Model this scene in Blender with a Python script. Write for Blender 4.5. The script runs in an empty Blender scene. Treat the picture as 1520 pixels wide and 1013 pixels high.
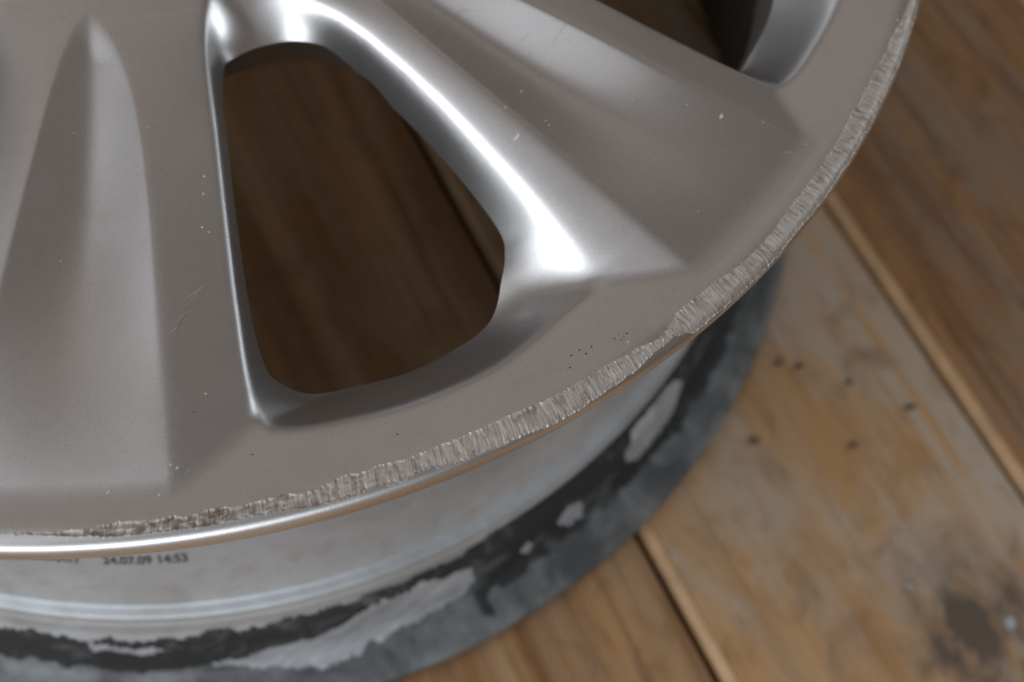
import bpy, math, random
import numpy as np
from mathutils import Matrix, Vector
random.seed(4); rng = np.random.default_rng(4)
scene = bpy.context.scene
C = scene.collection
R_ = math.radians

# ------------------------------------------------------------------ camera
CAM_POS = np.array([0.0, -0.34071841, 0.47813026])
CAM_ROT = np.array([[0.96214465, 0.2074321, -0.17677557],
                    [-0.26394289, 0.87082084, -0.41473512],
                    [0.06791047, 0.44569383, 0.89260584]])
cd = bpy.data.cameras.new('camera'); cam = bpy.data.objects.new('camera', cd); C.objects.link(cam)
m4 = Matrix([list(CAM_ROT[i]) + [CAM_POS[i]] for i in range(3)] + [[0, 0, 0, 1]])
cam.matrix_world = m4
cd.sensor_width = 36.0; cd.lens = 50.41; cd.clip_start = 0.01; cd.clip_end = 100
cd.dof.use_dof = True; cd.dof.focus_distance = 0.336; cd.dof.aperture_fstop = 8.3
cd.dof.aperture_blades = 9
scene.camera = cam

# ------------------------------------------------------------------ world and lamps
w = bpy.data.worlds.new('World'); scene.world = w; w.use_nodes = True
bg = w.node_tree.nodes['Background']
bg.inputs['Color'].default_value = (0.30, 0.238, 0.192, 1); bg.inputs['Strength'].default_value = 0.36

def area_lamp(name, direction, dist, sx, sy, power, col):
    d = Vector(direction).normalized()
    ld = bpy.data.lights.new(name, 'AREA'); ld.shape = 'RECTANGLE'; ld.size = sx; ld.size_y = sy
    ld.energy = power; ld.color = col
    o = bpy.data.objects.new(name, ld); C.objects.link(o)
    tgt = Vector((0.05, -0.15, 0.15))
    o.location = tgt + d * dist
    o.rotation_euler = d.to_track_quat('Z', 'Y').to_euler()
    return o
area_lamp('window_light', (-0.84, -0.10, 0.56), 1.6, 1.2, 1.0, 12.5, (0.88, 0.94, 1.0))
area_lamp('door_light', (-0.42, -0.84, 0.42), 1.7, 1.4, 0.9, 13.5, (0.88, 0.94, 1.0))
area_lamp('added_wall_bounce', (0.02, 0.82, 0.56), 2.2, 1.9, 1.3, 1.5, (1.0, 0.86, 0.76))  # added warm lamp, stands in for bounce off an unseen wall
area_lamp('added_overhead_light', (-0.50, 0.20, 0.84), 1.9, 1.5, 1.9, 5.3, (0.93, 0.95, 1.0))  # added soft overhead lamp, greys the spoke ridges that tilt left
area_lamp('side_window_light', (0.93, 0.20, 0.36), 1.9, 0.6, 0.7, 6, (0.85, 0.93, 1.0))
scene.view_settings.view_transform = 'Standard'; scene.view_settings.look = 'None'
scene.view_settings.exposure = 0.0; scene.view_settings.gamma = 1.0
scene.render.film_transparent = False
try:
    scene.cycles.max_bounces = 8
except Exception: pass

# ------------------------------------------------------------------ material helpers
class NT:
    def __init__(s, name):
        s.m = bpy.data.materials.new(name); s.m.use_nodes = True; s.t = s.m.node_tree
        s.b = s.t.nodes['Principled BSDF']
    def n(s, typ, **kw):
        x = s.t.nodes.new(typ)
        for k, v in kw.items():
            if k in x.inputs: x.inputs[k].default_value = v
            else: setattr(x, k, v)
        return x
    def l(s, a, b): s.t.links.new(a, b)
    def coord(s, kind='Object', scale=(1, 1, 1), rot=(0, 0, 0)):
        tc = s.n('ShaderNodeTexCoord'); mp = s.n('ShaderNodeMapping')
        mp.inputs['Scale'].default_value = scale; mp.inputs['Rotation'].default_value = rot
        s.l(tc.outputs[kind], mp.inputs['Vector']); return mp.outputs['Vector']
    def noise(s, vec, scale, detail=4, rough=0.55, dist=0.0):
        x = s.n('ShaderNodeTexNoise'); x.inputs['Scale'].default_value = scale
        x.inputs['Detail'].default_value = detail; x.inputs['Roughness'].default_value = rough
        x.inputs['Distortion'].default_value = dist
        if vec is not None: s.l(vec, x.inputs['Vector'])
        return x.outputs['Fac']
    def ramp(s, fac, stops):
        x = s.n('ShaderNodeValToRGB'); e = x.color_ramp.elements
        while len(e) < len(stops): e.new(0.5)
        for i, (p, c) in enumerate(stops):
            e[i].position = p; e[i].color = (c[0], c[1], c[2], 1) if not isinstance(c, (int, float)) else (c, c, c, 1)
        s.l(fac, x.inputs['Fac']); return x.outputs['Color']
    def mix(s, fac, a, b, mode='MIX'):
        x = s.n('ShaderNodeMix', data_type='RGBA', blend_type=mode)
        for k, v in ((0, fac), (6, a), (7, b)):
            if hasattr(v, 'is_linked'): s.l(v, x.inputs[k])
            elif isinstance(v, (int, float)): x.inputs[k].default_value = v
            else: x.inputs[k].default_value = (*v, 1)
        return x.outputs[2]
    def bump(s, h, strength, dist, prev=None):
        x = s.n('ShaderNodeBump'); x.inputs['Strength'].default_value = strength
        x.inputs['Distance'].default_value = dist; s.l(h, x.inputs['Height'])
        if prev is not None: s.l(prev, x.inputs['Normal'])
        return x.outputs['Normal']
    def out(s, **kw):
        for k, v in kw.items():
            k = k.replace('_', ' ')
            if hasattr(v, 'is_linked'): s.l(v, s.b.inputs[k])
            elif isinstance(v, (int, float)): s.b.inputs[k].default_value = v
            else: s.b.inputs[k].default_value = (*v, 1) if len(v) == 3 and k != 'Normal' else v
        return s.m

def paint_mat():
    t = NT('silver_lacquer'); v = t.coord()
    fl = t.noise(v, 2600, 1, 0.5)
    dust = t.noise(v, 1500, 2, 0.6); dm = t.ramp(dust, [(0.735, 0.0), (0.775, 1.0)])
    big = t.noise(v, 9, 3, 0.5)
    grime = t.noise(v, 60, 5, 0.65)
    base = t.mix(t.ramp(fl, [(0.30, 0), (0.7, 1)]), (0.62, 0.62, 0.625), (0.72, 0.72, 0.725))
    base = t.mix(t.ramp(grime, [(0.5, 0.0), (0.85, 0.22)]), base, (0.33, 0.31, 0.28))
    base = t.mix(t.mix(dm, (0, 0, 0), (0.4, 0.4, 0.4)), base, (0.7, 0.7, 0.68))
    ro = t.ramp(t.mix(0.4, big, grime), [(0.3, 0.33), (0.75, 0.41)])
    nrm = t.bump(fl, 0.05, 0.00004)
    peel = t.noise(v, 420, 2, 0.5); nrm = t.bump(peel, 0.025, 0.0001, nrm)
    return t.out(Base_Color=base, Metallic=0.97, Roughness=ro, Normal=nrm, Coat_Weight=0.3, Coat_Roughness=0.08)
def barrel_mat():
    t = NT('dusty_silver_barrel'); v = t.coord()
    n1 = t.noise(v, 26, 6, 0.6, 0.4); n2 = t.noise(v, 140, 4, 0.6)
    base = t.mix(t.ramp(n1, [(0.42, 0), (0.72, 1)]), (0.50, 0.535, 0.565), (0.38, 0.395, 0.40))
    base = t.mix(t.ramp(n2, [(0.5, 0), (0.75, 0.35)]), base, (0.24, 0.23, 0.22))
    return t.out(Base_Color=base, Metallic=0.35, Roughness=0.40, Normal=t.bump(n2, 0.15, 0.0004))
def scuff_mat():
    t = NT('scuffed_bare_aluminium'); v = t.coord('UV', (1600, 160, 1)); v2 = t.coord('UV', (300, 240, 1))
    g = t.noise(v, 1.0, 4, 0.7, 0.3); d = t.noise(v2, 1.0, 5, 0.65, 0.5)
    base = t.mix(t.ramp(g, [(0.3, 0), (0.7, 1)]), (0.26, 0.225, 0.20), (0.70, 0.65, 0.60))
    base = t.mix(t.ramp(d, [(0.56, 0), (0.70, 0.75)]), base, (0.21, 0.15, 0.115))
    tu = t.n('ShaderNodeTexCoord'); su = t.n('ShaderNodeSeparateXYZ'); t.l(tu.outputs['UV'], su.inputs[0])
    mr = t.n('ShaderNodeMapRange'); t.l(su.outputs['X'], mr.inputs['Value']); mr.inputs['From Min'].default_value = -0.325; mr.inputs['From Max'].default_value = -0.375
    ms = t.n('ShaderNodeMath', operation='MULTIPLY'); t.l(mr.outputs[0], ms.inputs[0]); t.l(t.ramp(d, [(0.44, 0), (0.58, 0.85)]), ms.inputs[1])
    base = t.mix(ms.outputs[0], base, (0.20, 0.135, 0.10))
    nrm = t.bump(g, 0.6, 0.00018)
    return t.out(Base_Color=base, Metallic=0.45, Roughness=0.5, Normal=nrm)
def simple(name, col, rough=0.6, metal=0.0, scale=200, var=0.35, bumpd=0.0003):
    t = NT(name); v = t.coord(); n = t.noise(v, scale, 5, 0.6)
    c2 = tuple(c * (1 - var) for c in col)
    return t.out(Base_Color=t.mix(t.ramp(n, [(0.35, 0), (0.7, 1)]), col, c2), Metallic=metal, Roughness=rough,
                 Normal=t.bump(n, 0.3, bumpd))
def wood_mat(name, tone, streak, grey, seed, grain=1.0, smear=0.5, side=None, stain=None, lg=0.6):
    t = NT(name)
    tc = t.n('ShaderNodeTexCoord'); mp = t.n('ShaderNodeMapping')
    mp.inputs['Location'].default_value = (seed * 3.1, seed * 1.7, 0)
    t.l(tc.outputs['Object'], mp.inputs['Vector'])
    sepo = t.n('ShaderNodeSeparateXYZ'); t.l(tc.outputs['Object'], sepo.inputs[0])
    def sc(a, b):
        x = t.n('ShaderNodeMapping'); x.inputs['Scale'].default_value = (a, b, 1); t.l(mp.outputs['Vector'], x.inputs['Vector']); return x.outputs['Vector']
    warp = t.noise(sc(3, 9), 1.0, 2, 0.5)
    # ring bands: wave across the board, bent by slow noise along it
    sepd = t.n('ShaderNodeSeparateXYZ'); t.l(mp.outputs['Vector'], sepd.inputs[0])
    mm = t.n('ShaderNodeMath', operation='MULTIPLY_ADD'); t.l(warp, mm.inputs[0]); mm.inputs[1].default_value = 0.05; t.l(sepd.outputs['Y'], mm.inputs[2])
    cmb = t.n('ShaderNodeCombineXYZ'); t.l(mm.outputs[0], cmb.inputs['Y'])
    xs = t.n('ShaderNodeMath', operation='MULTIPLY'); t.l(sepd.outputs['X'], xs.inputs[0]); xs.inputs[1].default_value = 0.03; t.l(xs.outputs[0], cmb.inputs['X'])
    rings = t.noise(cmb.outputs[0], 75 * grain, 3, 0.55)
    fine = t.noise(sc(12, 420), 1.0, 5, 0.6)
    patch = t.noise(sc(16, 26), 1.0, 5, 0.6, 0.6)
    blot = t.noise(sc(45, 60), 1.0, 5, 0.65, 0.5)
    spots = t.noise(sc(120, 160), 1.0, 3, 0.5)
    base = t.mix(t.ramp(rings, [(0.42, 0), (0.60, 1)]), tone, streak)
    base = t.mix(t.ramp(fine, [(0.42, 0), (0.75, 0.5)]), base, tuple(c * 0.55 for c in tone))
    base = t.mix(t.ramp(patch, [(0.44, 0), (0.62, smear * 0.85)]), base, grey)
    lng = t.noise(sc(5, 75), 1.0, 4, 0.6, 0.4)
    if side:
        mr = t.n('ShaderNodeMapRange'); t.l(sepo.outputs['Y'], mr.inputs['Value']); mr.inputs['From Min'].default_value = side[0]; mr.inputs['From Max'].default_value = side[1]
        mu = t.n('ShaderNodeMath', operation='MULTIPLY'); t.l(mr.outputs[0], mu.inputs[0]); t.l(t.ramp(lng, [(0.46, 0), (0.56, min(1.0, smear))]), mu.inputs[1])
        base = t.mix(mu.outputs[0], base, grey)
    else:
        base = t.mix(t.ramp(lng, [(0.50, 0), (0.60, min(1.0, smear))]), base, grey)
    lng2 = t.noise(sc(4, 110), 1.7, 4, 0.6, 0.3)
    base = t.mix(t.ramp(lng2, [(0.54, 0), (0.64, lg)]), base, tuple(c * 0.5 for c in streak))
    base = t.mix(t.ramp(blot, [(0.52, 0), (0.70, 0.6)]), base, tuple(c * 0.42 for c in tone))
    base = t.mix(t.ramp(spots, [(0.70, 0), (0.78, 0.7)]), base, (0.05, 0.035, 0.025))
    if stain:
        vd = t.n('ShaderNodeVectorMath', operation='DISTANCE'); t.l(tc.outputs['Object'], vd.inputs[0]); vd.inputs[1].default_value = (stain[0], stain[1], 0)
        mr = t.n('ShaderNodeMapRange'); t.l(vd.outputs['Value'], mr.inputs['Value']); mr.inputs['From Min'].default_value = stain[2]; mr.inputs['From Max'].default_value = 0.0
        mu = t.n('ShaderNodeMath', operation='MULTIPLY'); t.l(mr.outputs[0], mu.inputs[0]); t.l(t.ramp(blot, [(0.35, 0.3), (0.6, 1.6)]), mu.inputs[1]); mu.use_clamp = True
        base = t.mix(mu.outputs[0], base, (0.115, 0.085, 0.065))
    h = t.mix(0.5, rings, fine)
    return t.out(Base_Color=base, Roughness=0.55, Normal=t.bump(h, 0.35, 0.0008), Specular_IOR_Level=0.35)

M_paint = paint_mat(); M_barrel = barrel_mat(); M_scuff = scuff_mat()
tr_ = NT('old_bead_rubber'); vr_ = tr_.coord(); nr1 = tr_.noise(vr_, 55, 6, 0.7, 0.6)
M_rubber = tr_.out(Base_Color=tr_.mix(tr_.ramp(nr1, [(0.52, 0), (0.66, 0.8)]), (0.022, 0.024, 0.026), (0.13, 0.14, 0.145)), Roughness=0.7, Normal=tr_.bump(nr1, 0.6, 0.0008))
M_peel = simple('peeling_white_corrosion', (0.46, 0.49, 0.52), 0.6, 0.15, 90, 0.35)
M_dirt = simple('brown_grime', (0.14, 0.08, 0.05), 0.9, 0, 900, 0.5)
M_ink = simple('black_ink', (0.06, 0.06, 0.065), 0.6, 0, 500, 0.2)
M_chip = simple('bare_chip', (0.75, 0.74, 0.72), 0.45, 0.3, 900, 0.2)
M_scratch = simple('bare_scratch', (0.62, 0.61, 0.58), 0.4, 0.6, 900, 0.25)
M_whitep = simple('white_paint_drop', (0.42, 0.43, 0.44), 0.5, 0, 300, 0.2)
M_dark = simple('dark_stain', (0.13, 0.085, 0.06), 0.8, 0, 300, 0.3)
M_under = simple('dark_subfloor', (0.03, 0.02, 0.015), 0.9, 0, 20, 0.3)

# ------------------------------------------------------------------ mesh helpers
def mesh_obj(name, verts, faces, mat, parent=None, normals=None, smooth=True, uv=None):
    me = bpy.data.meshes.new(name)
    verts = np.asarray(verts, np.float32); faces = np.asarray(faces, np.int32)
    k = faces.shape[1]
    me.vertices.add(len(verts)); me.vertices.foreach_set('co', verts.ravel())
    me.loops.add(faces.size); me.loops.foreach_set('vertex_index', faces.ravel())
    me.polygons.add(len(faces)); me.polygons.foreach_set('loop_start', np.arange(0, faces.size, k, dtype=np.int32))
    if uv is not None:
        ul = me.uv_layers.new(name='UVMap'); ul.data.foreach_set('uv', np.asarray(uv, np.float32)[faces.ravel()].ravel())
    me.update(calc_edges=True); 
    me.polygons.foreach_set('use_smooth', np.full(len(me.polygons), smooth))
    if normals is not None and len(me.vertices) == len(normals):
        me.normals_split_custom_set_from_vertices(np.asarray(normals, np.float32).tolist())
    if isinstance(mat, (list, tuple)):
        for m in mat: me.materials.append(m)
    else: me.materials.append(mat)
    o = bpy.data.objects.new(name, me); C.objects.link(o)
    if parent is not None: o.parent = parent
    return o
def compact(verts, faces, *extra):
    used = np.unique(faces); rm = -np.ones(len(verts), np.int64); rm[used] = np.arange(len(used))
    return [verts[used], rm[faces]] + [None if e is None else e[used] for e in extra]
def grid_faces(nr, nc):
    i = np.arange(nr * nc).reshape(nr, nc)
    return np.stack([i[:-1, :-1], i[:-1, 1:], i[1:, 1:], i[1:, :-1]], -1).reshape(-1, 4)

# ------------------------------------------------------------------ wheel geometry (metres, axis = z)
H = 0.1806859
WIN = -78.4; PITCH = 48.0; SP0 = WIN - PITCH / 2      # spoke axis at -102.4
def pol(pts):
    a = np.array(pts, float); t = np.radians(a[:, 1] - WIN); return np.stack([a[:, 0] * np.cos(t), a[:, 0] * np.sin(t)], 1)
def catmull(P, n=8):
    out = []; N = len(P)
    for i in range(N):
        a, b, c, d = P[i - 1], P[i], P[(i + 1) % N], P[(i + 2) % N]
        for k in range(n):
            t = k / n
            out.append(0.5 * ((2 * b) + (c - a) * t + (2 * a - 5 * b + 4 * c - d) * t * t + (3 * b - a - 3 * c + d) * t ** 3))
    return np.array(out)
HOLE = catmull(pol([(0.0965,-73.4),(0.0946,-78.8),(0.0961,-83.1),(0.0993,-85.0),(0.1103,-86.6),(0.1251,-87.6),(0.1395,-88.4),
    (0.1594,-89.1),(0.1766,-89.4),(0.1871,-89.1),(0.1898,-88.3),(0.1932,-86.6),(0.1946,-83.6),(0.1960,-79.6),(0.1960,-76.2),
    (0.1962,-73.2),(0.1938,-71.6),(0.1886,-70.05),(0.1832,-68.5),(0.1769,-67.5),(0.1630,-67.0),(0.1446,-66.7),(0.1329,-66.8),
    (0.1188,-67.1),(0.1075,-68.2),(0.1017,-69.6)]))
SHO = catmull(pol([(0.0788,-77.3),(0.0785,-80.6),(0.081,-83.6),(0.0904,-85.9),(0.1080,-87.3),(0.1265,-88.3),(0.1504,-89.3),(0.1656,-89.75),(0.1874,-90.3),
    (0.2000,-90.5),(0.2062,-90.2),(0.2085,-88.6),(0.2098,-86.4),(0.2118,-81.6),(0.2122,-76.1),(0.2104,-71.8),(0.2082,-68.9),(0.2074,-66.7),(0.2062,-65.3),
    (0.2010,-65.1),(0.1818,-65.3),(0.1560,-65.6),(0.1350,-66.0),(0.1188,-66.5),(0.1060,-67.2),(0.0960,-68.4),(0.0870,-70.6),(0.0812,-73.6)]))
def sdist(P, poly):
    """signed distance, positive outside"""
    A = poly; B = np.roll(poly, -1, 0); out = np.full(len(P), 1e9); near = np.zeros((len(P), 2)); inside = np.zeros(len(P), bool)
    for a, b in zip(A, B):
        ab = b - a; t = np.clip(((P - a) @ ab) / (ab @ ab), 0, 1); q = a + t[:, None] * ab
        d = ((P - q) ** 2).sum(1); mk = d < out; out[mk] = d[mk]; near[mk] = q[mk]
        c = ((a[1] > P[:, 1]) != (b[1] > P[:, 1])) & (P[:, 0] < (b[0] - a[0]) * (P[:, 1] - a[1]) / (b[1] - a[1] + 1e-15) + a[0])
        inside ^= c
    return np.sqrt(out) * np.where(inside, -1, 1), near
def fold(r, ph):
    """spoke-centred angle -> window-centred xy and sign of side"""
    pw = np.where(ph > 0, ph - PITCH / 2, ph + PITCH / 2); t = np.radians(pw)
    return np.stack([r * np.cos(t), r * np.sin(t)], 1), pw
DEPTH = 0.0135
def sstep(a, b, x):
    t = np.clip((x - a) / (b - a), 0, 1); return t * t * (3 - 2 * t)
def smax(a, b, k):
    return np.maximum(a, b) + k * 0.25 * np.maximum(0, 1 - np.abs(a - b) / k) ** 2
def base_height(r, ph):
    band = H - 0.0010 + 0.30 * (r - 0.2255)
    rc = np.radians(ph)
    cen = -3.0 * np.exp(-(np.maximum(r, .07) - 0.085) / 0.022) * (1 - sstep(7, 17, np.abs(ph)))
    hw = 6.2 * np.sqrt(1 - np.exp(-np.maximum(r - 0.0845, 0) / 0.019)) + 1e-3
    x = r * np.radians(ph - cen); xg = r * np.radians(hw)
    ridge = H - 0.0022 - 0.035 * (0.221 - r)
    out = np.maximum(np.abs(x) - xg, 0)
    ridge = ridge - 0.21 * (np.sqrt(out ** 2 + 0.002 ** 2) - 0.002) * sstep(0.070, 0.125, r)
    u = np.clip(np.abs(x) / np.maximum(xg, 1e-5), 0, 1)
    dg = 0.0046 * (0.30 * sstep(0.083, 0.100, r) + 0.70 * sstep(0.083, 0.145, r)) * (1 - 0.97 * sstep(0.150, 0.220, r))
    par = 1 - (np.sqrt(u ** 2 + 0.30 ** 2) - 0.30) / (math.sqrt(1 + 0.09) - 0.30)
    soft = 0.05 + 0.25 * sstep(0.185, 0.222, r) + 0.3 * (1 - sstep(0.086, 0.110, r))
    gro = dg * (np.sqrt(par ** 2 + soft ** 2) - soft) * (1 + soft)
    sp = ridge - gro
    f = sstep(0.2222, 0.2254, r)
    return smax(sp, band, 0.0011) * (1 - f) + band * f
def face_z(r, ph, dh, ds, pw, dtrue=None, blend=0.0):
    z0 = base_height(r, ph)
    W = np.maximum(dh - ds, 0.0015)
    right = sstep(-3, 8, pw) * (1 - sstep(0.203, 0.210, r))
    bottom = sstep(0.198, 0.207, r)
    k = 0.00055 + (0.0006 + 0.0007 * sstep(0.095, 0.175, r)) * right + 0.0006 * bottom
    if dtrue is None: dtrue = dh
    t = -ds / W
    t = np.where(dtrue >= 0, t + (1 - t) * np.exp(-np.maximum(dtrue, 0) / 0.0022), t) if False else t
    kk = k / W; s = t / kk
    depth = np.maximum(z0 - (H - 0.018 - 0.009 * sstep(0.178, 0.196, r) * (1 - 0.85 * sstep(1, 9, pw))), 0.004)
    drop = depth * kk * np.where(s > 30, s, np.log1p(np.exp(np.minimum(s, 30))))
    return z0 - np.minimum(drop, 0.03)
def warp(u):
    """canonical angle (deg, absolute) -> physical angle"""
    w = 20.0 * sstep(-6.4, 209.6, u)
    w = w - 4.0 * sstep(-109.5, -115.5, u)
    w = w - 1.5 * sstep(-48.6, -42.9, u) * sstep(-24, -30, u)
    return u + w

wheel = bpy.data.objects.new('alloy_wheel', None); C.objects.link(wheel)
wheel['label'] = 'silver multi-spoke alloy car wheel with kerb-scraped rim edge lying face up on floorboards'
wheel['category'] = 'car wheel'

R0, R1 = 0.046, 0.2255
def sector(nr, nc):
    r = np.linspace(R0, R1, nr); ph = np.linspace(-PITCH / 2, PITCH / 2, nc)
    rr, pp = np.meshgrid(r, ph, indexing='ij'); rr = rr.ravel(); pp = pp.ravel()
    P, pw = fold(rr, pp)
    dh, near = sdist(P, HOLE); ds, nears = sdist(P, SHO)
    # soften the inner corners of the drafted walls
    D = ds.reshape(nr, nc); sg = 0.0022
    for _ in range(2):
        k1 = max(1, int(sg / ((R1 - R0) / (nr - 1))))
        K = np.ones(2 * k1 + 1) / (2 * k1 + 1)
        D = np.apply_along_axis(lambda v: np.convolve(np.pad(v, k1, 'edge'), K, 'valid'), 0, D)
        k2 = max(1, int(sg / (0.13 * math.radians(PITCH) / (nc - 1))))
        K = np.ones(2 * k2 + 1) / (2 * k2 + 1)
        D = np.apply_along_axis(lambda v: np.convolve(np.concatenate([v[-1 - k2:-1], v, v[1:1 + k2]]), K, 'valid'), 1, D)
    top = np.maximum(1 - sstep(0.092, 0.106, rr), sstep(0.180, 0.192, rr) * sstep(1, 6, pw))
    top = np.maximum(top, 0.75 * sstep(0.176, 0.190, rr) * sstep(-6.5, -8.5, pw))
    corr = (D.ravel() - ds) * top
    ds = ds + corr
    Dh = dh.reshape(nr, nc)
    for _ in range(2):
        K = np.ones(4 * k1 + 1) / (4 * k1 + 1)
        Dh = np.apply_along_axis(lambda v: np.convolve(np.pad(v, 2 * k1, 'edge'), K, 'valid'), 0, Dh)
        K = np.ones(4 * k2 + 1) / (4 * k2 + 1)
        Dh = np.apply_along_axis(lambda v: np.convolve(np.concatenate([v[-1 - 2 * k2:-1], v, v[1:1 + 2 * k2]]), K, 'valid'), 1, Dh)
    corh = (np.maximum(Dh.ravel(), 0.0) - dh) * top
    dhs = dh + corh
    Zt = face_z(rr, pp, dhs, ds, pw, dh, top).reshape(nr, nc)          # height table before the cut
    Zw = np.concatenate([Zt[:, -2:-1], Zt, Zt[:, 1:2]], 1); dzr = np.gradient(Zt, r, axis=0)
    dzt = (Zw[:, 2:] - Zw[:, :-2]) / (2 * math.radians(PITCH) / (nc - 1)) / r[:, None]
    h = np.maximum((R1 - R0) / (nr - 1), rr * math.radians(PITCH) / (nc - 1))
    snap = np.abs(dh) < 0.75 * h
    P[snap] = near[snap]; dh[snap] = 0.0
    ds[snap] = sdist(P[snap], SHO)[0] + corr[snap]
    r2 = np.hypot(P[:, 0], P[:, 1]); pw2 = np.degrees(np.arctan2(P[:, 1], P[:, 0]))
    ph2 = np.where(pp > 0, pw2 + PITCH / 2, pw2 - PITCH / 2)
    rr = np.where(snap, r2, rr); pp = np.where(snap, ph2, pp); pw = np.where(snap, pw2, pw)
    z = face_z(rr, pp, dh + corh, ds, pw, dh, top)
    ok = dh >= 0
    F = grid_faces(nr, nc)[:, ::-1]; F = F[ok[F].all(1)]
    return rr, pp, z, dzr.ravel(), dzt.ravel(), F, (r, ph, Zt, nears)
def place(rr, pp, z, dzr, dzt, k):
    th = np.radians(warp(SP0 + PITCH * k + pp))
    V = np.stack([rr * np.cos(th), rr * np.sin(th), z], 1)
    er = np.stack([np.cos(th), np.sin(th)], 1); et = np.stack([-np.sin(th), np.cos(th)], 1)
    N = np.concatenate([-(dzr[:, None] * er + dzt[:, None] * et), np.ones((len(rr), 1))], 1)
    N /= np.linalg.norm(N, axis=1)[:, None]
    return V, N
fine = sector(372, 372); coarse = sector(130, 120)
rimV, rimF, rimN, off = [], [], [], 0
hubV, hubF, hubN, hoff = [], [], [], 0
for k in range(7):
    rr, pp, z, dzr, dzt, F, _t = fine if k in (0, 1, 2) else coarse
    V, N = place(rr, pp, z, dzr, dzt, k)
    fr = rr[F].mean(1); fp = np.abs(pp[F]).mean(1)
    rim = (fr > 0.2068) | ((fp > 13.2) & (fr > 0.15))
    hub = (fr < 0.075) | ((fp > 12.2) & (fr <= 0.15) & (fr < 0.1))
    hub &= ~rim
    v, f, n = compact(V, F[~rim & ~hub], N)
    mesh_obj('spoke', v, f, M_paint, wheel, n)
    v, f, n = compact(V, F[rim], N); rimV.append(v); rimF.append(f + off); rimN.append(n); off += len(v)
    v, f, n = compact(V, F[hub], N); hubV.append(v); hubF.append(f + hoff); hubN.append(n); hoff += len(v)
    # return edge that carries each opening down through the casting
    th = np.arctan2(HOLE[:, 1], HOLE[:, 0]); r = np.hypot(HOLE[:, 0], HOLE[:, 1])
    phs = np.degrees(th) - PITCH / 2      # window to the clockwise side of spoke k
    P, pw = fold(r, np.clip(phs, -24, 0)); dh0 = np.zeros(len(r)); ds0, _ = sdist(HOLE, SHO)
    zz = face_z(r, np.degrees(th) + np.where(th > 0, -24, 24), dh0, ds0, np.degrees(th))
    TH = np.radians(warp(SP0 + PITCH * (k + 0.5) + np.degrees(th)) if k < 6 else warp(SP0 + PITCH * (k + 0.5) + np.clip(np.degrees(th), -24, 24)))
    rows = []
    cx, cy = (r * np.cos(TH)).mean(), (r * np.sin(TH)).mean()
    outer_side = sstep(0.184, 0.194, r) * (1 - sstep(5.5, 8.5, np.abs(np.degrees(th))))
    for (dz, g0) in ((0.0, 0.0), (-0.0006, 0.0001), (-0.0016, 0.0012), (-0.005, 0.0048), (-0.014, 0.0115), (-0.024, 0.013), (-0.032, 0.018)):
        grow = g0 * (1 - outer_side) - outer_side * 0.0024 * (1 - math.exp(dz / 0.0035))
        x = r * np.cos(TH); y = r * np.sin(TH)
        tx = np.roll(x, -1) - np.roll(x, 1); ty = np.roll(y, -1) - np.roll(y, 1); L = np.hypot(tx, ty); nx, ny = ty / L, -tx / L
        sg_ = np.sign(((x - cx) * nx + (y - cy) * ny).mean())
        rows.append(np.stack([x + sg_ * nx * grow, y + sg_ * ny * grow, zz + dz], 1))
    n_ = len(r); V2 = np.concatenate(rows); ii = np.arange(len(rows) * n_).reshape(len(rows), n_)
    jj = np.roll(ii, -1, 1); F2 = np.stack([ii[:-1], jj[:-1], jj[1:], ii[1:]], -1).reshape(-1, 4)
    mesh_obj('opening_edge', V2, F2, M_paint, wheel)
mesh_obj('rim_face', np.concatenate(rimV), np.concatenate(rimF), M_paint, wheel, np.concatenate(rimN))
hub_o = mesh_obj('hub', np.concatenate(hubV), np.concatenate(hubF), M_paint, wheel, np.concatenate(hubN))

def lathe(name, prof, mat, parent, n=720, a0=0, a1=360, closed=True):
    prof = np.array(prof, float); th = np.radians(np.linspace(a0, a1, n, endpoint=not closed))
    V = np.stack([prof[:, 0][:, None] * np.cos(th), prof[:, 0][:, None] * np.sin(th), np.repeat(prof[:, 1][:, None], n, 1)], -1).reshape(-1, 3)
    ii = np.arange(len(prof) * n).reshape(len(prof), n)
    if closed: jj = np.roll(ii, -1, 1)
    else: ii, jj = ii[:, :-1], ii[:, 1:]
    F = np.stack([ii[:-1], ii[1:], jj[1:], jj[:-1]], -1).reshape(-1, 4)
    return mesh_obj(name, V, F, mat, parent)
def spline(P, n=6):
    P = [np.array(p, float) for p in P]; out = []
    Q = [2 * P[0] - P[1]] + P + [2 * P[-1] - P[-2]]
    for i in range(1, len(Q) - 2):
        a, b, c, d = Q[i - 1:i + 3]
        for k in range(n):
            t = k / n; out.append(0.5 * ((2 * b) + (c - a) * t + (2 * a - 5 * b + 4 * c - d) * t * t + (3 * b - a - 3 * c + d) * t ** 3))
    out.append(P[-1]); return out

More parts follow.
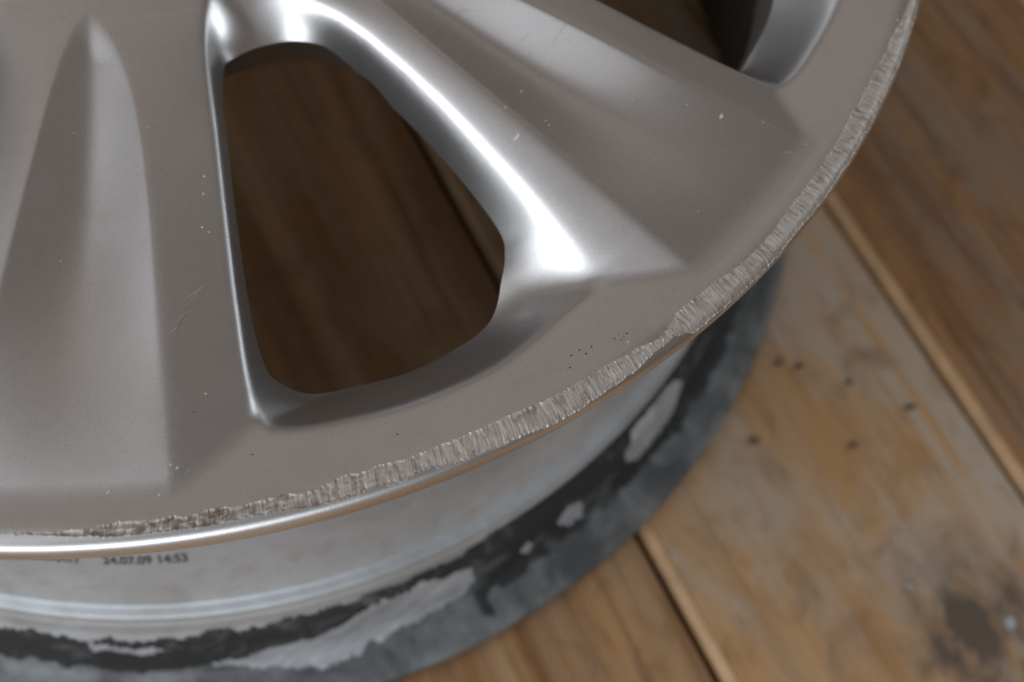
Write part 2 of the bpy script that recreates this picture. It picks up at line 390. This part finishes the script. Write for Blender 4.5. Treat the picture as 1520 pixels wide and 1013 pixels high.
# --- lip: a dense strip, its scraped part pulled inwards and given to curb_scuff
def bez(P, n):
    t = np.linspace(0, 1, n)[:, None]; P = np.array(P, float)
    return (1 - t) ** 3 * P[0] + 3 * (1 - t) ** 2 * t * P[1] + 3 * (1 - t) * t * t * P[2] + t ** 3 * P[3]
prof = np.concatenate([bez([(0.2255, -0.0010), (0.2280, -0.00025), (0.2331, 0.0008), (0.2333, -0.0040)], 60),
                       bez([(0.2333, -0.0040), (0.2334, -0.0062), (0.2325, -0.0078), (0.2300, -0.0080)], 14)[1:]])
UP = np.array([(-112,.2300),(-106,.2290),(-103,.2289),(-101.5,.2284),(-98,.2272),(-94.3,.2268),(-92.5,.2266),(-90.7,.2269),(-88,.2264),(-86.8,.2259),(-84.5,.2260),(-82.9,.2264),(-81.3,.2262),(-78.7,.2262),(-76.2,.2265),(-74.4,.2269),(-72.2,.2273),(-69.7,.2273),(-67.3,.2282),(-66.2,.2292),(-65.3,.2285),(-64.1,.2266),(-61.4,.2268),(-58.7,.2280),(-55.7,.2283),(-52.6,.2273),(-48.8,.2274),(-44.8,.2269),(-41.6,.2273),(-37.8,.2281),(-33.8,.2300),(-28,.2312)])
LO = np.array([(-112,.2298),(-106,.2291),(-103,.2292),(-101.5,.2297),(-98,.2304),(-94.5,.2305),(-92.7,.2301),(-90.8,.2302),(-88.3,.2312),(-87.2,.2313),(-84.9,.2310),(-83.3,.2311),(-81.7,.2309),(-79.4,.2319),(-77,.2321),(-75.4,.2327),(-73.1,.2328),(-70.9,.2326),(-68.5,.2322),(-67.1,.2316),(-65.4,.2309),(-64.1,.2327),(-62.3,.2331),(-59.4,.2331),(-56.1,.23315),(-53.5,.2329),(-49.9,.2330),(-44.9,.2328),(-41,.2326),(-36.4,.2328),(-33.3,.2332),(-28,.2332)])
def vnoise(x, seed, n=8192):
    g = np.random.default_rng(seed).random(n); i = np.floor(x).astype(int); f = x - i; f = f * f * (3 - 2 * f)
    return (g[i % n] * (1 - f) + g[(i + 1) % n] * f) * 2 - 1
def lip(a0, a1, n, detail):
    ang = np.linspace(a0, a1, n); np_ = len(prof)
    A = np.repeat(ang[None, :], np_, 0)
    R = np.repeat(prof[:, 0][:, None], n, 1); Z = np.repeat(prof[:, 1][:, None], n, 1)
    T = np.gradient(prof, axis=0); T /= np.linalg.norm(T, axis=1)[:, None]; nr_, nz_ = -T[:, 1], T[:, 0]
    S = np.concatenate([[0], np.cumsum(np.linalg.norm(np.diff(prof, axis=0), axis=1))])
    mask = np.zeros((np_, n), bool)
    if detail:
        arc = np.radians(ang) * 0.23 * 1000     # mm
        up = np.interp(ang, UP[:, 0], UP[:, 1]); lo = np.interp(ang, LO[:, 0], LO[:, 1])
        lf = 1 - sstep(-86, -80, ang)
        jit = (0.00022 + 0.0005 * lf) * vnoise(arc * 0.28 + 500, 1) + 0.00018 * vnoise(arc * 1.6 + 900, 2) + 0.00012 * vnoise(arc * 4.1 + 900, 22)
        blk = vnoise(arc * 0.35 + 500, 3); jit2 = 0.00030 * blk + 0.00020 * vnoise(arc * 1.7 + 700, 4) + 0.00012 * vnoise(arc * 4 + 700, 5)
        wdt = np.clip((lo - up) / 0.0015, 0, 1)
        up = np.maximum(up + (jit + 0.00030) * wdt, 0.22585); lo = np.minimum(lo + jit2 * wdt * 0.7, 0.2332)
        # arclength positions on the upper side of the profile (before the widest point)
        iw = int(np.argmax(prof[:, 0])); su = np.interp(up, prof[:iw + 1, 0], S[:iw + 1]); sl = np.interp(lo, prof[:iw + 1, 0], S[:iw + 1])
        SS = S[:, None]
        inn = np.minimum(SS - su[None, :], sl[None, :] - SS)
        mask = inn > 0
        ed = np.clip(inn / 0.00035, 0, 1); ed = ed * ed * (3 - 2 * ed)
        skew = (SS - 0.004) * 1000 * 0.22
        x = arc[None, :] + skew * (1 + 0.9 * vnoise(arc[None, :] * 0.05 + 300, 6))
        g = (0.30 * vnoise(x * 1.1 + 2000 + 0.4 * vnoise(SS * 900 + 50, 8), 7) + 0.45 * vnoise(x * 2.9 + 3000 + 0.5 * vnoise(SS * 1600 + 50, 15), 9) + 0.45 * vnoise(x * 5.6 + 3000, 10))
        lump = vnoise(arc[None, :] * 0.25 + 400, 11) * 0.5
        rag = vnoise(arc[None, :] * 1.1 + SS * 1400 + 900, 12) * vnoise(SS * 2500 + arc[None, :] * 0.4 + 90, 13)
        left = 1 - sstep(-88, -80, A)
        dep = 0.00032 + 0.00009 * g + 0.00010 * lump + 0.00022 * rag * (0.30 + 1.1 * left)
        disp = -ed * dep
        rimedge = np.exp(-(inn / 0.00022) ** 2) * (0.00003 + 0.00005 * vnoise(arc[None, :] * 3.2 + 900, 14))
        disp += rimedge
        disp -= np.exp(-((sl[None, :] - SS - 0.00012) / 0.00014) ** 2) * (inn > 0) * 0.00022 * np.clip(vnoise(arc[None, :] * 1.3 + 600, 16) + 0.3, 0, 1)
        # small ripples just under the scrape
        R = R + nr_[:, None] * disp; Z = Z + nz_[:, None] * disp
    th = np.radians(A)
    V = np.stack([R * np.cos(th), R * np.sin(th), H + Z], -1).reshape(-1, 3)
    F = grid_faces(np_, n)[:, ::-1]
    uv = np.stack([np.repeat((np.radians(ang) * 0.23)[None, :], np_, 0), np.repeat(S[:, None], n, 1)], -1).reshape(-1, 2)
    return V, F, uv, mask.ravel()
V, F, uv, mk = lip(-128, -20, 3000, True)
fm = mk[F].sum(1) >= 2
v, f, u_ = compact(V, F[~fm], uv); mesh_obj('rim_lip', v, f, M_paint, wheel, uv=u_)
v, f, u_ = compact(V, F[fm], uv); mesh_obj('curb_scuff', v, f, M_scuff, wheel, uv=u_)
V, F, uv, mk = lip(-20, 232, 500, False); mesh_obj('rim_lip', V, F, M_paint, wheel, uv=uv)

# --- barrel
outer = spline([(0.2300, H - 0.0080), (0.2230, H - 0.0090), (0.2185, H - 0.0110), (0.2165, H - 0.0150), (0.2150, H - 0.030), (0.2160, H - 0.034), (0.2140, H - 0.038), (0.2090, H - 0.046),
                (0.2030, H - 0.058), (0.2005, 0.112), (0.2000, 0.095), (0.2001, 0.0760), (0.2016, 0.0620), (0.2044, 0.0530), (0.2062, 0.0490), (0.2072, 0.0478), (0.2100, 0.0464), (0.2106, 0.0452), (0.2107, 0.0436), (0.2112, 0.0428), (0.2116, 0.0420),
                (0.2120, 0.0400), (0.2126, 0.0375), (0.2146, 0.0340), (0.2148, 0.0300), (0.2160, 0.0200), (0.2166, 0.0150), (0.2190, 0.0105), (0.2230, 0.0088), (0.2290, 0.0086), (0.2322, 0.0082),
                (0.2336, 0.0060), (0.2330, 0.0030), (0.2305, 0.0018)], 5)
inner = spline([(0.2305, 0.0018), (0.2230, 0.0024), (0.2120, 0.0080), (0.2095, 0.020), (0.2080, 0.038), (0.1970, 0.052), (0.1950, 0.075), (0.1950, 0.110), (0.1990, H - 0.050), (0.2060, H - 0.034), (0.2080, H - 0.022), (0.2100, H-0.016)], 5)
M_inner = simple('darkened_inner_barrel', (0.07, 0.055, 0.045), 0.6, 0.3, 30, 0.5)  # colour darkened so the inside of the barrel stays in shade
iF = int(np.argmin([abs(p[0] - 0.2146) + abs(p[1] - 0.0340) for p in outer]))
tf = NT('dull_oxidised_flange'); vf = tf.coord()
nf1 = tf.noise(vf, 38, 6, 0.65, 0.8); nf2 = tf.noise(vf, 150, 5, 0.65, 0.5)
cf = tf.mix(tf.ramp(nf1, [(0.40, 0), (0.62, 1)]), (0.09, 0.096, 0.098), (0.22, 0.232, 0.235))
cf = tf.mix(tf.ramp(nf2, [(0.52, 0), (0.70, 0.45)]), cf, (0.06, 0.065, 0.07))
M_flange = tf.out(Base_Color=cf, Roughness=0.55, Metallic=0.2, Normal=tf.bump(nf2, 0.5, 0.0006))
lathe('barrel', outer[:iF + 1], M_barrel, wheel, 900); lathe('rear_flange', outer[iF:], M_flange, wheel, 900)
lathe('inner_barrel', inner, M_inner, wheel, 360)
# hub body and bore (mostly out of frame)
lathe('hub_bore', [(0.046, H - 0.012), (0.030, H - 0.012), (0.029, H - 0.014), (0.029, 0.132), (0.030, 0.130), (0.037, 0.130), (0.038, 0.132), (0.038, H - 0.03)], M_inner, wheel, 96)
hz = float(coarse[2][0]); lathe('centre_cap', [(0.0, H - 0.0085), (0.026, H - 0.009), (0.0293, H - 0.0098), (0.030, H - 0.0125)], M_paint, wheel, 96)
lathe('hub_ring', [(0.0465, hz + 0.0002), (0.0445, hz - 0.0004), (0.0440, H - 0.0135)], M_paint, wheel, 96)

# --- bead residue and peeled patches as raised irregular skins over the rear bead seat
OUT = np.array(outer); SO = np.concatenate([[0], np.cumsum(np.linalg.norm(np.diff(OUT, axis=0), axis=1))])
TO = np.gradient(OUT, axis=0); TO /= np.linalg.norm(TO, axis=1)[:, None]
iA = int(np.argmin(np.abs(SO - SO[np.argmin(np.hypot(OUT[:, 0] - 0.2116, OUT[:, 1] - 0.0420))]))); iB = int(np.argmin(np.hypot(OUT[:, 0] - 0.2330, OUT[:, 1] - 0.0075)))
SA, SB = SO[iA], SO[iB]
def skin(name, lo_pts, hi_pts, mat, lift, a0, a1, seed, rough=0.0012, n=900, m=46, holes=0.0):
    """lo/hi: (angle, arclength from bead seat top, 0..1) limits of the patch"""
    ang = np.linspace(a0, a1, n); arc = np.radians(ang) * 215
    lo = np.interp(ang, *np.array(lo_pts, float).T); hi = np.interp(ang, *np.array(hi_pts, float).T)
    lo = lo + rough / (SB - SA) * (vnoise(arc * 0.22 + 700, seed) + 0.5 * vnoise(arc * 0.8 + 900, seed + 1))
    hi = hi + rough / (SB - SA) * (vnoise(arc * 0.25 + 800, seed + 2) + 0.5 * vnoise(arc * 0.9 + 900, seed + 3))
    S = np.linspace(0, 1, m)[:, None]; A = np.repeat(ang[None], m, 0)
    mask = (S > lo[None]) & (S < hi[None])
    if holes: mask &= ~((vnoise(arc[None] * 0.16 + 800 + 0 * S, seed + 4) + vnoise(S * 9 + arc[None] * 0.05 + 100, seed + 5)) > holes)
    s = SA + (SB - SA) * S; r = np.interp(s, SO, OUT[:, 0]); z = np.interp(s, SO, OUT[:, 1])
    tr = np.interp(s, SO, TO[:, 0]); tz = np.interp(s, SO, TO[:, 1])
    ed = np.clip(np.minimum(S - lo[None], hi[None] - S) * (SB - SA) / 0.0008, 0, 1)
    l = lift * ed * (1 + 0.3 * vnoise(arc[None] * 0.6 + S * 31 + 500, seed + 6)) + 0.00003
    R = r - tz * l; Z = z + tr * l; R = np.where(tz * 0 + 1 > 0, R, R)
    th = np.radians(A); V = np.stack([R * np.cos(th), R * np.sin(th), Z + 0 * R], -1).reshape(-1, 3)
    F = grid_faces(m, n)[:, ::-1]; F = F[mask.ravel()[F].sum(1) >= 3]
    v, f = compact(V, F); return mesh_obj(name, v, f, mat, wheel)
skin('bead_rubber_residue', [(-125, .16), (-102, .13), (-92, .10), (-84, .08), (-76, .06), (-70, -.06), (-60, -.2), (-40, -.2), (-30, -.2)],
     [(-125, .60), (-100, .66), (-97, .55), (-90, .60), (-85, .40), (-82, .20), (-78, .26), (-75.2, .34), (-74.6, .74), (-72, .74), (-68, .72), (-64, .72), (-61, .74), (-58, .74), (-50, .78), (-30, .78)],
     M_rubber, 0.0005, -125, -30, 21, 0.0014)
skin('corrosion_patch', [(-99, .60), (-93, .44), (-89, .40), (-84.6, .16), (-80, .13), (-75.4, .22), (-75.1, .5)],
     [(-99, .62), (-93, .72), (-89, .80), (-84, .72), (-80, .70), (-76, .62), (-75.1, .52)], M_peel, 0.0008, -99, -75.1, 41, 0.0013)
skin('corrosion_patch', [(-66.2, .42), (-65.0, .30), (-63.6, .34), (-63.0, .5)], [(-66.2, .48), (-65, .62), (-63.6, .66), (-63, .55)], M_peel, 0.0010, -66.2, -63.0, 51, 0.0008, 120)
skin('corrosion_patch', [(-70.4, .46), (-69.5, .40), (-68.8, .5)], [(-70.4, .52), (-69.5, .62), (-68.8, .55)], M_peel, 0.0008, -70.4, -68.8, 61, 0.0006, 80)
skin('corrosion_patch', [(-57.8, .30), (-56.5, .06), (-50, .06), (-48.6, .2)], [(-57.8, .40), (-56, .62), (-50, .60), (-48.6, .3)], M_peel, 0.0010, -57.8, -48.6, 71, 0.0012, 300)
skin('corrosion_patch', [(-108, .15), (-104, .22), (-100.5, .3)], [(-108, .3), (-104, .36), (-100.5, .33)], M_peel, 0.0008, -108, -100.5, 81, 0.0016, 200)
skin('bead_rubber_crack', [(-75.9, .25), (-74.7, .25)], [(-75.9, .84), (-74.7, .92)], M_rubber, 0.0006, -75.5, -74.7, 91, 0.0004, 40)

# --- printed date on the barrel
def barrel_text(body, th0, th1, zc, size):
    cu = bpy.data.curves.new('t', 'FONT'); cu.body = body; cu.size = size; cu.shear = 0.12; cu.offset = size * 0.03
    ob = bpy.data.objects.new('t', cu); C.objects.link(ob)
    me0 = bpy.data.meshes.new_from_object(ob.evaluated_get(bpy.context.evaluated_depsgraph_get()))
    bpy.data.objects.remove(ob); bpy.data.curves.remove(cu)
    xs = [v.co.x for v in me0.vertices]; x0, x1 = min(xs), max(xs)
    for v in me0.vertices:
        th = R_(th0 + (th1 - th0) * (v.co.x - x0) / (x1 - x0)); z = zc + (v.co.y - size * 0.35) * 1.5
        r = np.interp(-z, -OUT[:, 1], OUT[:, 0]) + 0.00008
        v.co = (r * math.cos(th), r * math.sin(th), z)
    me0.name = 'printed_date'; me0.materials.clear(); me0.materials.append(M_ink)
    o = bpy.data.objects.new('printed_date', me0); C.objects.link(o); o.parent = wheel; return o
barrel_text('24.07.09 14:53', -105.6, -98.6, 0.0728, 0.0056)
barrel_text('B8A1AA17', -112.4, -107.3, 0.0728, 0.0056)

# ------------------------------------------------------------------ marks on the lacquer, laid on the real surface
FL_r = np.linspace(R0, R1, 372); FL_p = np.linspace(-24, 24, 372)
def surf(x, y):
    r = math.hypot(x, y); th = math.degrees(math.atan2(y, x)); u = th
    if th > -48.6: u = th + 1.5 * float(sstep(-49.0, -44.4, np.array(th)))
    k = round((u - SP0) / PITCH); ph = u - SP0 - PITCH * k
    if r > R1: i = min(59, int(np.searchsorted(prof[:60, 0], r))); return H + prof[i, 1]
    Zt = fine[6][2]; fi = (r - R0) / (R1 - R0) * 371; fj = (float(ph) + 24) / 48 * 371
    i = min(max(int(fi), 0), 370); j = min(max(int(fj), 0), 370); a = fi - i; b = fj - j
    return float(Zt[i, j] * (1 - a) * (1 - b) + Zt[i + 1, j] * a * (1 - b) + Zt[i, j + 1] * (1 - a) * b + Zt[i + 1, j + 1] * a * b)
def on_wheel(px, py):
    """the point of the wheel face that sits at this place of the photograph"""
    d = CAM_ROT @ np.array([(px - 760) / 2128.5, -(py - 506.5) / 2128.5, -1.0]); z = H - 0.004
    for _ in range(8):
        q = CAM_POS + d * ((z - CAM_POS[2]) / d[2]); z = surf(q[0], q[1])
    return q
def ribbon(pts, wd, mat, name, lift=0.00006):
    Q = []
    n = 10
    for i in range(len(pts) - 1):
        for k in range(n):
            t = k / n; Q.append(on_wheel(pts[i][0] * (1 - t) + pts[i + 1][0] * t, pts[i][1] * (1 - t) + pts[i + 1][1] * t))
    Q.append(on_wheel(*pts[-1])); Q = np.array(Q); N = len(Q)
    D = np.gradient(Q, axis=0); S = np.stack([-D[:, 1], D[:, 0], 0 * D[:, 0]], 1); S /= np.linalg.norm(S, axis=1)[:, None]
    t = np.linspace(0, 1, N); ww = wd * 1.5 * (0.25 + 0.75 * np.sin(np.pi * t) ** 0.6) * (0.8 + 0.4 * rng.random(N))
    L = Q + S * ww[:, None] / 2; Rr = Q - S * ww[:, None] / 2; M = Q.copy()
    for A in (L, Rr, M):
        for a in A: a[2] = surf(a[0], a[1]) + lift
    V = np.concatenate([L, M, Rr]); i = np.arange(N - 1)
    F = np.concatenate([np.stack([i, i + 1, i + 1 + N, i + N], 1), np.stack([i + N, i + 1 + N, i + 1 + 2 * N, i + 2 * N], 1)])[:, ::-1]
    return mesh_obj(name, V, F, mat, wheel)
def fleck(px, py, rad, mat, name, asp=1.0, rot=0.0):
    c = on_wheel(px, py); n = 9; V = [c + [0, 0, 0.00008]]
    for k in range(n):
        a = 2 * math.pi * k / n; rr = rad * (0.65 + 0.6 * random.random()); x = rr * math.cos(a) * asp; y = rr * math.sin(a) / asp
        X = c[0] + x * math.cos(rot) - y * math.sin(rot); Y = c[1] + x * math.sin(rot) + y * math.cos(rot)
        V.append([X, Y, surf(X, Y) + 0.00005])
    F = [(0, 1 + k, 1 + (k + 1) % n) for k in range(n)]
    return mesh_obj(name, V, F, mat, wheel)
for pts, wd in [([(672, 20), (690, 16), (720, 16)], .00018), ([(819, 69), (833, 45), (850, 22)], .00022), ([(770, 64), (786, 50)], .0001),
                ([(1125, 180), (1150, 188), (1200, 190), (1250, 176)], .00013), ([(1160, 227), (1172, 226), (1184, 233)], .00016),
                ([(278, 422), (292, 414), (306, 407)], .00010), ([(276, 444), (290, 434), (304, 424)], .00018), ([(280, 447), (293, 438)], .00016), ([(284, 440), (300, 432)], .00012),
                ([(258, 480), (275, 468), (290, 458)], .00012), ([(262, 474), (280, 462)], .0001), ([(250, 498), (256, 492), (264, 485)], .0002),
                ([(852, 10), (862, 22), (866, 4)], .00012), ([(243, 716), (252, 708), (262, 700)], .00014), ([(247, 740), (256, 730)], .00014), ([(272, 706), (284, 694)], .00014), ([(240, 722), (246, 716)], .0002),
                ([(388, 652), (394, 648), (399, 642)], .00022), ([(348, 560), (356, 566)], .0001)]:
    ribbon(pts, wd, M_scratch, 'scratch')
M_faint = simple('faint_scratch', (0.46, 0.455, 0.44), 0.4, 0.8, 900, 0.2)
SCR = random.Random(11)
for x0, x1, y0, y1, n in ((5, 270, 20, 740, 9), (620, 1150, 5, 360, 16), (480, 900, 620, 690, 3)):
    for _ in range(n):
        px, py = SCR.uniform(x0, x1), SCR.uniform(y0, y1); a = SCR.gauss(-0.7, 0.6); L = SCR.choice((6, 10, 14, 22, 34))
        if 620 <= x0 < 700 and py < (px - 560) * 0.9 - 330: continue
        if x0 == 620 and py > (px - 560) * 0.95 + 0: continue
        if x0 == 480: py = 640 - (px - 480) * 0.42
        c = SCR.uniform(-2.5, 2.5)
        ribbon([(px, py), (px + L * .5 * math.cos(a) - c * math.sin(a), py + L * .5 * math.sin(a) + c * math.cos(a)), (px + L * math.cos(a), py + L * math.sin(a))], SCR.choice((.00004, .00006, .00009)), M_faint, 'scratch')
for px, py, rad, asp in [(768, 202, .00075, 1.5), (764, 206, .0005, 1.6), (774, 136, .0004, 1.3), (742, 113, .0002, 1), (750, 160, .0003, 1.5), (810, 180, .0003, 1.2), (815, 186, .00035, 1.3), (853, 274, .0002, 1),
                         (1071, 173, .0006, 1.4), (1020, 156, .00025, 1), (1133, 182, .0003, 1.6), (1196, 215, .00018, 1), (302, 288, .0004, 1.2), (303, 262, .0004, 1.1), (305, 585, .00028, 1), (300, 338, .0003, 1), (310, 345, .0003, 1),
                         (161, 731, .0004, 1.6), (140, 618, .0002, 1), (33, 665, .0002, 1), (263, 695, .0004, 1.3), (253, 690, .0003, 1.2), (236, 735, .0003, 1.2), (110, 198, .0002, 1), (90, 388, .0002, 1), (220, 190, .0002, 1.3),
                         (985, 505, .0004, 1.3), (932, 508, .0003, 1.1), (1332, 30, .0003, 1), (1037, 314, .0002, 1)]:
    fleck(px, py, rad, M_chip, 'paint_chip', asp, 0.8 + random.random() * .6)
for px, py in [(912, 503), (918, 498), (926, 500), (930, 495), (922, 504), (905, 507), (846, 546), (840, 549), (835, 545), (848, 528), (860, 520), (870, 525), (878, 515), (590, 645), (375, 675), (314, 617), (246, 608), (288, 612)]:
    fleck(px, py, .00010 + .00018 * random.random(), M_dirt, 'grime_speck', 1.1, random.random() * 3)
def dirt_clump(px, py, n, spread, mat, rad, name):
    for _ in range(n):
        fleck(px + random.gauss(0, spread), py + random.gauss(0, spread * .6), rad * (0.5 + random.random()), mat, name, 1.2, random.random() * 3)
# random fine dust specks, tiny, one piece of stuff on the wheel
V, F = [], []
for _ in range(150):
    for _t in range(20):
        px, py = random.uniform(0, 1300), random.uniform(0, 780)
        q = on_wheel(px, py); r = math.hypot(q[0], q[1])
        if r > 0.232 or r < 0.06: continue
        P = (np.array([q[0], q[1]]))
        th = math.degrees(math.atan2(q[1], q[0])); pw = (th - WIN + 24) % 48 - 24
        if float(sdist(np.array([[r * math.cos(R_(pw)), r * math.sin(R_(pw))]]), SHO)[0][0]) > 0.001: break
    else: continue
    rad = random.choice((.00004, .00005, .00006, .00009)); b = len(V)
    for k in range(5):
        a = k * 1.2566 + random.random() * .5; X = q[0] + rad * math.cos(a); Y = q[1] + rad * math.sin(a); V.append((X, Y, surf(X, Y) + .00006))
    F += [(b, b + 1, b + 2), (b, b + 2, b + 3), (b, b + 3, b + 4)]
o = mesh_obj('dust', V, F, M_chip, wheel); o['kind'] = 'stuff'

# ------------------------------------------------------------------ floor of pine boards
BD = math.radians(-78.88); bx = np.array([math.cos(BD), math.sin(BD)]); by = np.array([-math.sin(BD), math.cos(BD)])
SEAM0 = 0.0755; BP = 0.1356; GAP = 0.0024
floor = bpy.data.objects.new('floor', bpy.data.meshes.new('floor')); C.objects.link(floor)
fv = [(-2.5, -2.5, -0.024), (2.5, -2.5, -0.024), (2.5, 2.5, -0.024), (-2.5, 2.5, -0.024)]
floor.data.from_pydata(fv, [], [(0, 1, 2, 3)]); floor.data.materials.append(M_under); floor['kind'] = 'structure'
woods = {
 'a': wood_mat('pine_board_straight_grain', (0.43, 0.235, 0.10), (0.28, 0.135, 0.055), (0.36, 0.25, 0.16), 1.3, 1.0, 0.4),
 'b': wood_mat('pine_board_worn_pale', (0.52, 0.31, 0.150), (0.44, 0.235, 0.095), (0.46, 0.37, 0.285), 2.6, 0.30, 0.9, (0.14, 0.175), (0.300, 0.168, 0.042), 0.25),
 'c': wood_mat('pine_board_brown', (0.33, 0.165, 0.065), (0.23, 0.105, 0.042), (0.26, 0.195, 0.14), 4.2, 0.9, 0.5)}
M_bead = simple('lit_pale_wood_bead', (0.60, 0.38, 0.20), 0.5, 0, 60, 0.3)  # planed edge coloured paler, standing in for light caught by the bevel
def board(i, mat):
    y0 = SEAM0 + i * BP + GAP; y1 = SEAM0 + (i + 1) * BP
    # cross-section: eased left edge that shows as a pale bead, square right edge
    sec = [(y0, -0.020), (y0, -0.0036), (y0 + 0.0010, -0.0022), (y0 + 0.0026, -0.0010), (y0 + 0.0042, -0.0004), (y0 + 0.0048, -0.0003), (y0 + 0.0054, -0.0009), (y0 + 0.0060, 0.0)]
    sec += [(y0 + 0.006 + (y1 - y0 - 0.0068) * t, 0.00025 * math.sin(t * 9 + i)) for t in np.linspace(0.1, 1, 10)] + [(y1 - 0.0004, -0.0006), (y1, -0.0018), (y1, -0.020)]
    n = 2; V = []
    for x in (-2.4, 2.4):
        for (y, z) in sec: V.append((x, y, z - 0.0005))
    k = len(sec); F = [(j, j + 1, j + 1 + k, j + k) for j in range(k - 1)]
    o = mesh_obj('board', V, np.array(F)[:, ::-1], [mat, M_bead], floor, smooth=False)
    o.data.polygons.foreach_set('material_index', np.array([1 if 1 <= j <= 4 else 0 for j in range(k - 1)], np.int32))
    o.rotation_euler = (0, 0, BD); return o
seq = {-1: 'a', 0: 'b', 1: 'c'}
for i in range(-14, 14): board(i, woods[seq.get(i, random.choice('abc'))])
def floor_drop(x, y, rad, mat, name, h=0.0006, asp=1.0):
    n = 12; V = [(x, y, h)]; 
    for ring, hh in ((0.6, h * .8), (1.0, 0.0003)):
        for k in range(n):
            a = 2 * math.pi * k / n; rr = rad * ring * (0.75 + 0.25 * math.sin(k * 1.1 + x * 900) + 0.3 * random.random()); V.append((x + rr * math.cos(a) * asp, y + rr * math.sin(a), hh))
    F = [(0, 1 + k, 1 + (k + 1) % n, 1 + (k + 1) % n) for k in range(n)]
    T = [(0, 1 + k, 1 + (k + 1) % n) for k in range(n)]
    for k in range(n):
        a, b, c, d = 1 + k, 1 + (k + 1) % n, 1 + n + (k + 1) % n, 1 + n + k; T += [(a, d, c), (a, c, b)]
    return mesh_obj(name, V, T, mat, floor)
for x, y, r, m, nm in [(.2054, -.2436, .0014, M_whitep, 'paint_spot'), (.2352, -.2649, .0020, M_whitep, 'paint_spot'),
                       (.2133, -.1646, .0013, M_dark, 'dark_knot'), (.2319, -.1797, .0015, M_dark, 'dark_knot'), (.1699, -.1785, .0013, M_dark, 'dark_knot'), (.2051, -.189, .0013, M_dark, 'dark_knot'),
                       (.1898, -.151, .0015, M_dark, 'dark_knot'), (.1968, -.1541, .0015, M_dark, 'dark_knot')]:
    floor_drop(x, y, r, m, nm, 0.0005, random.uniform(0.8, 1.6))
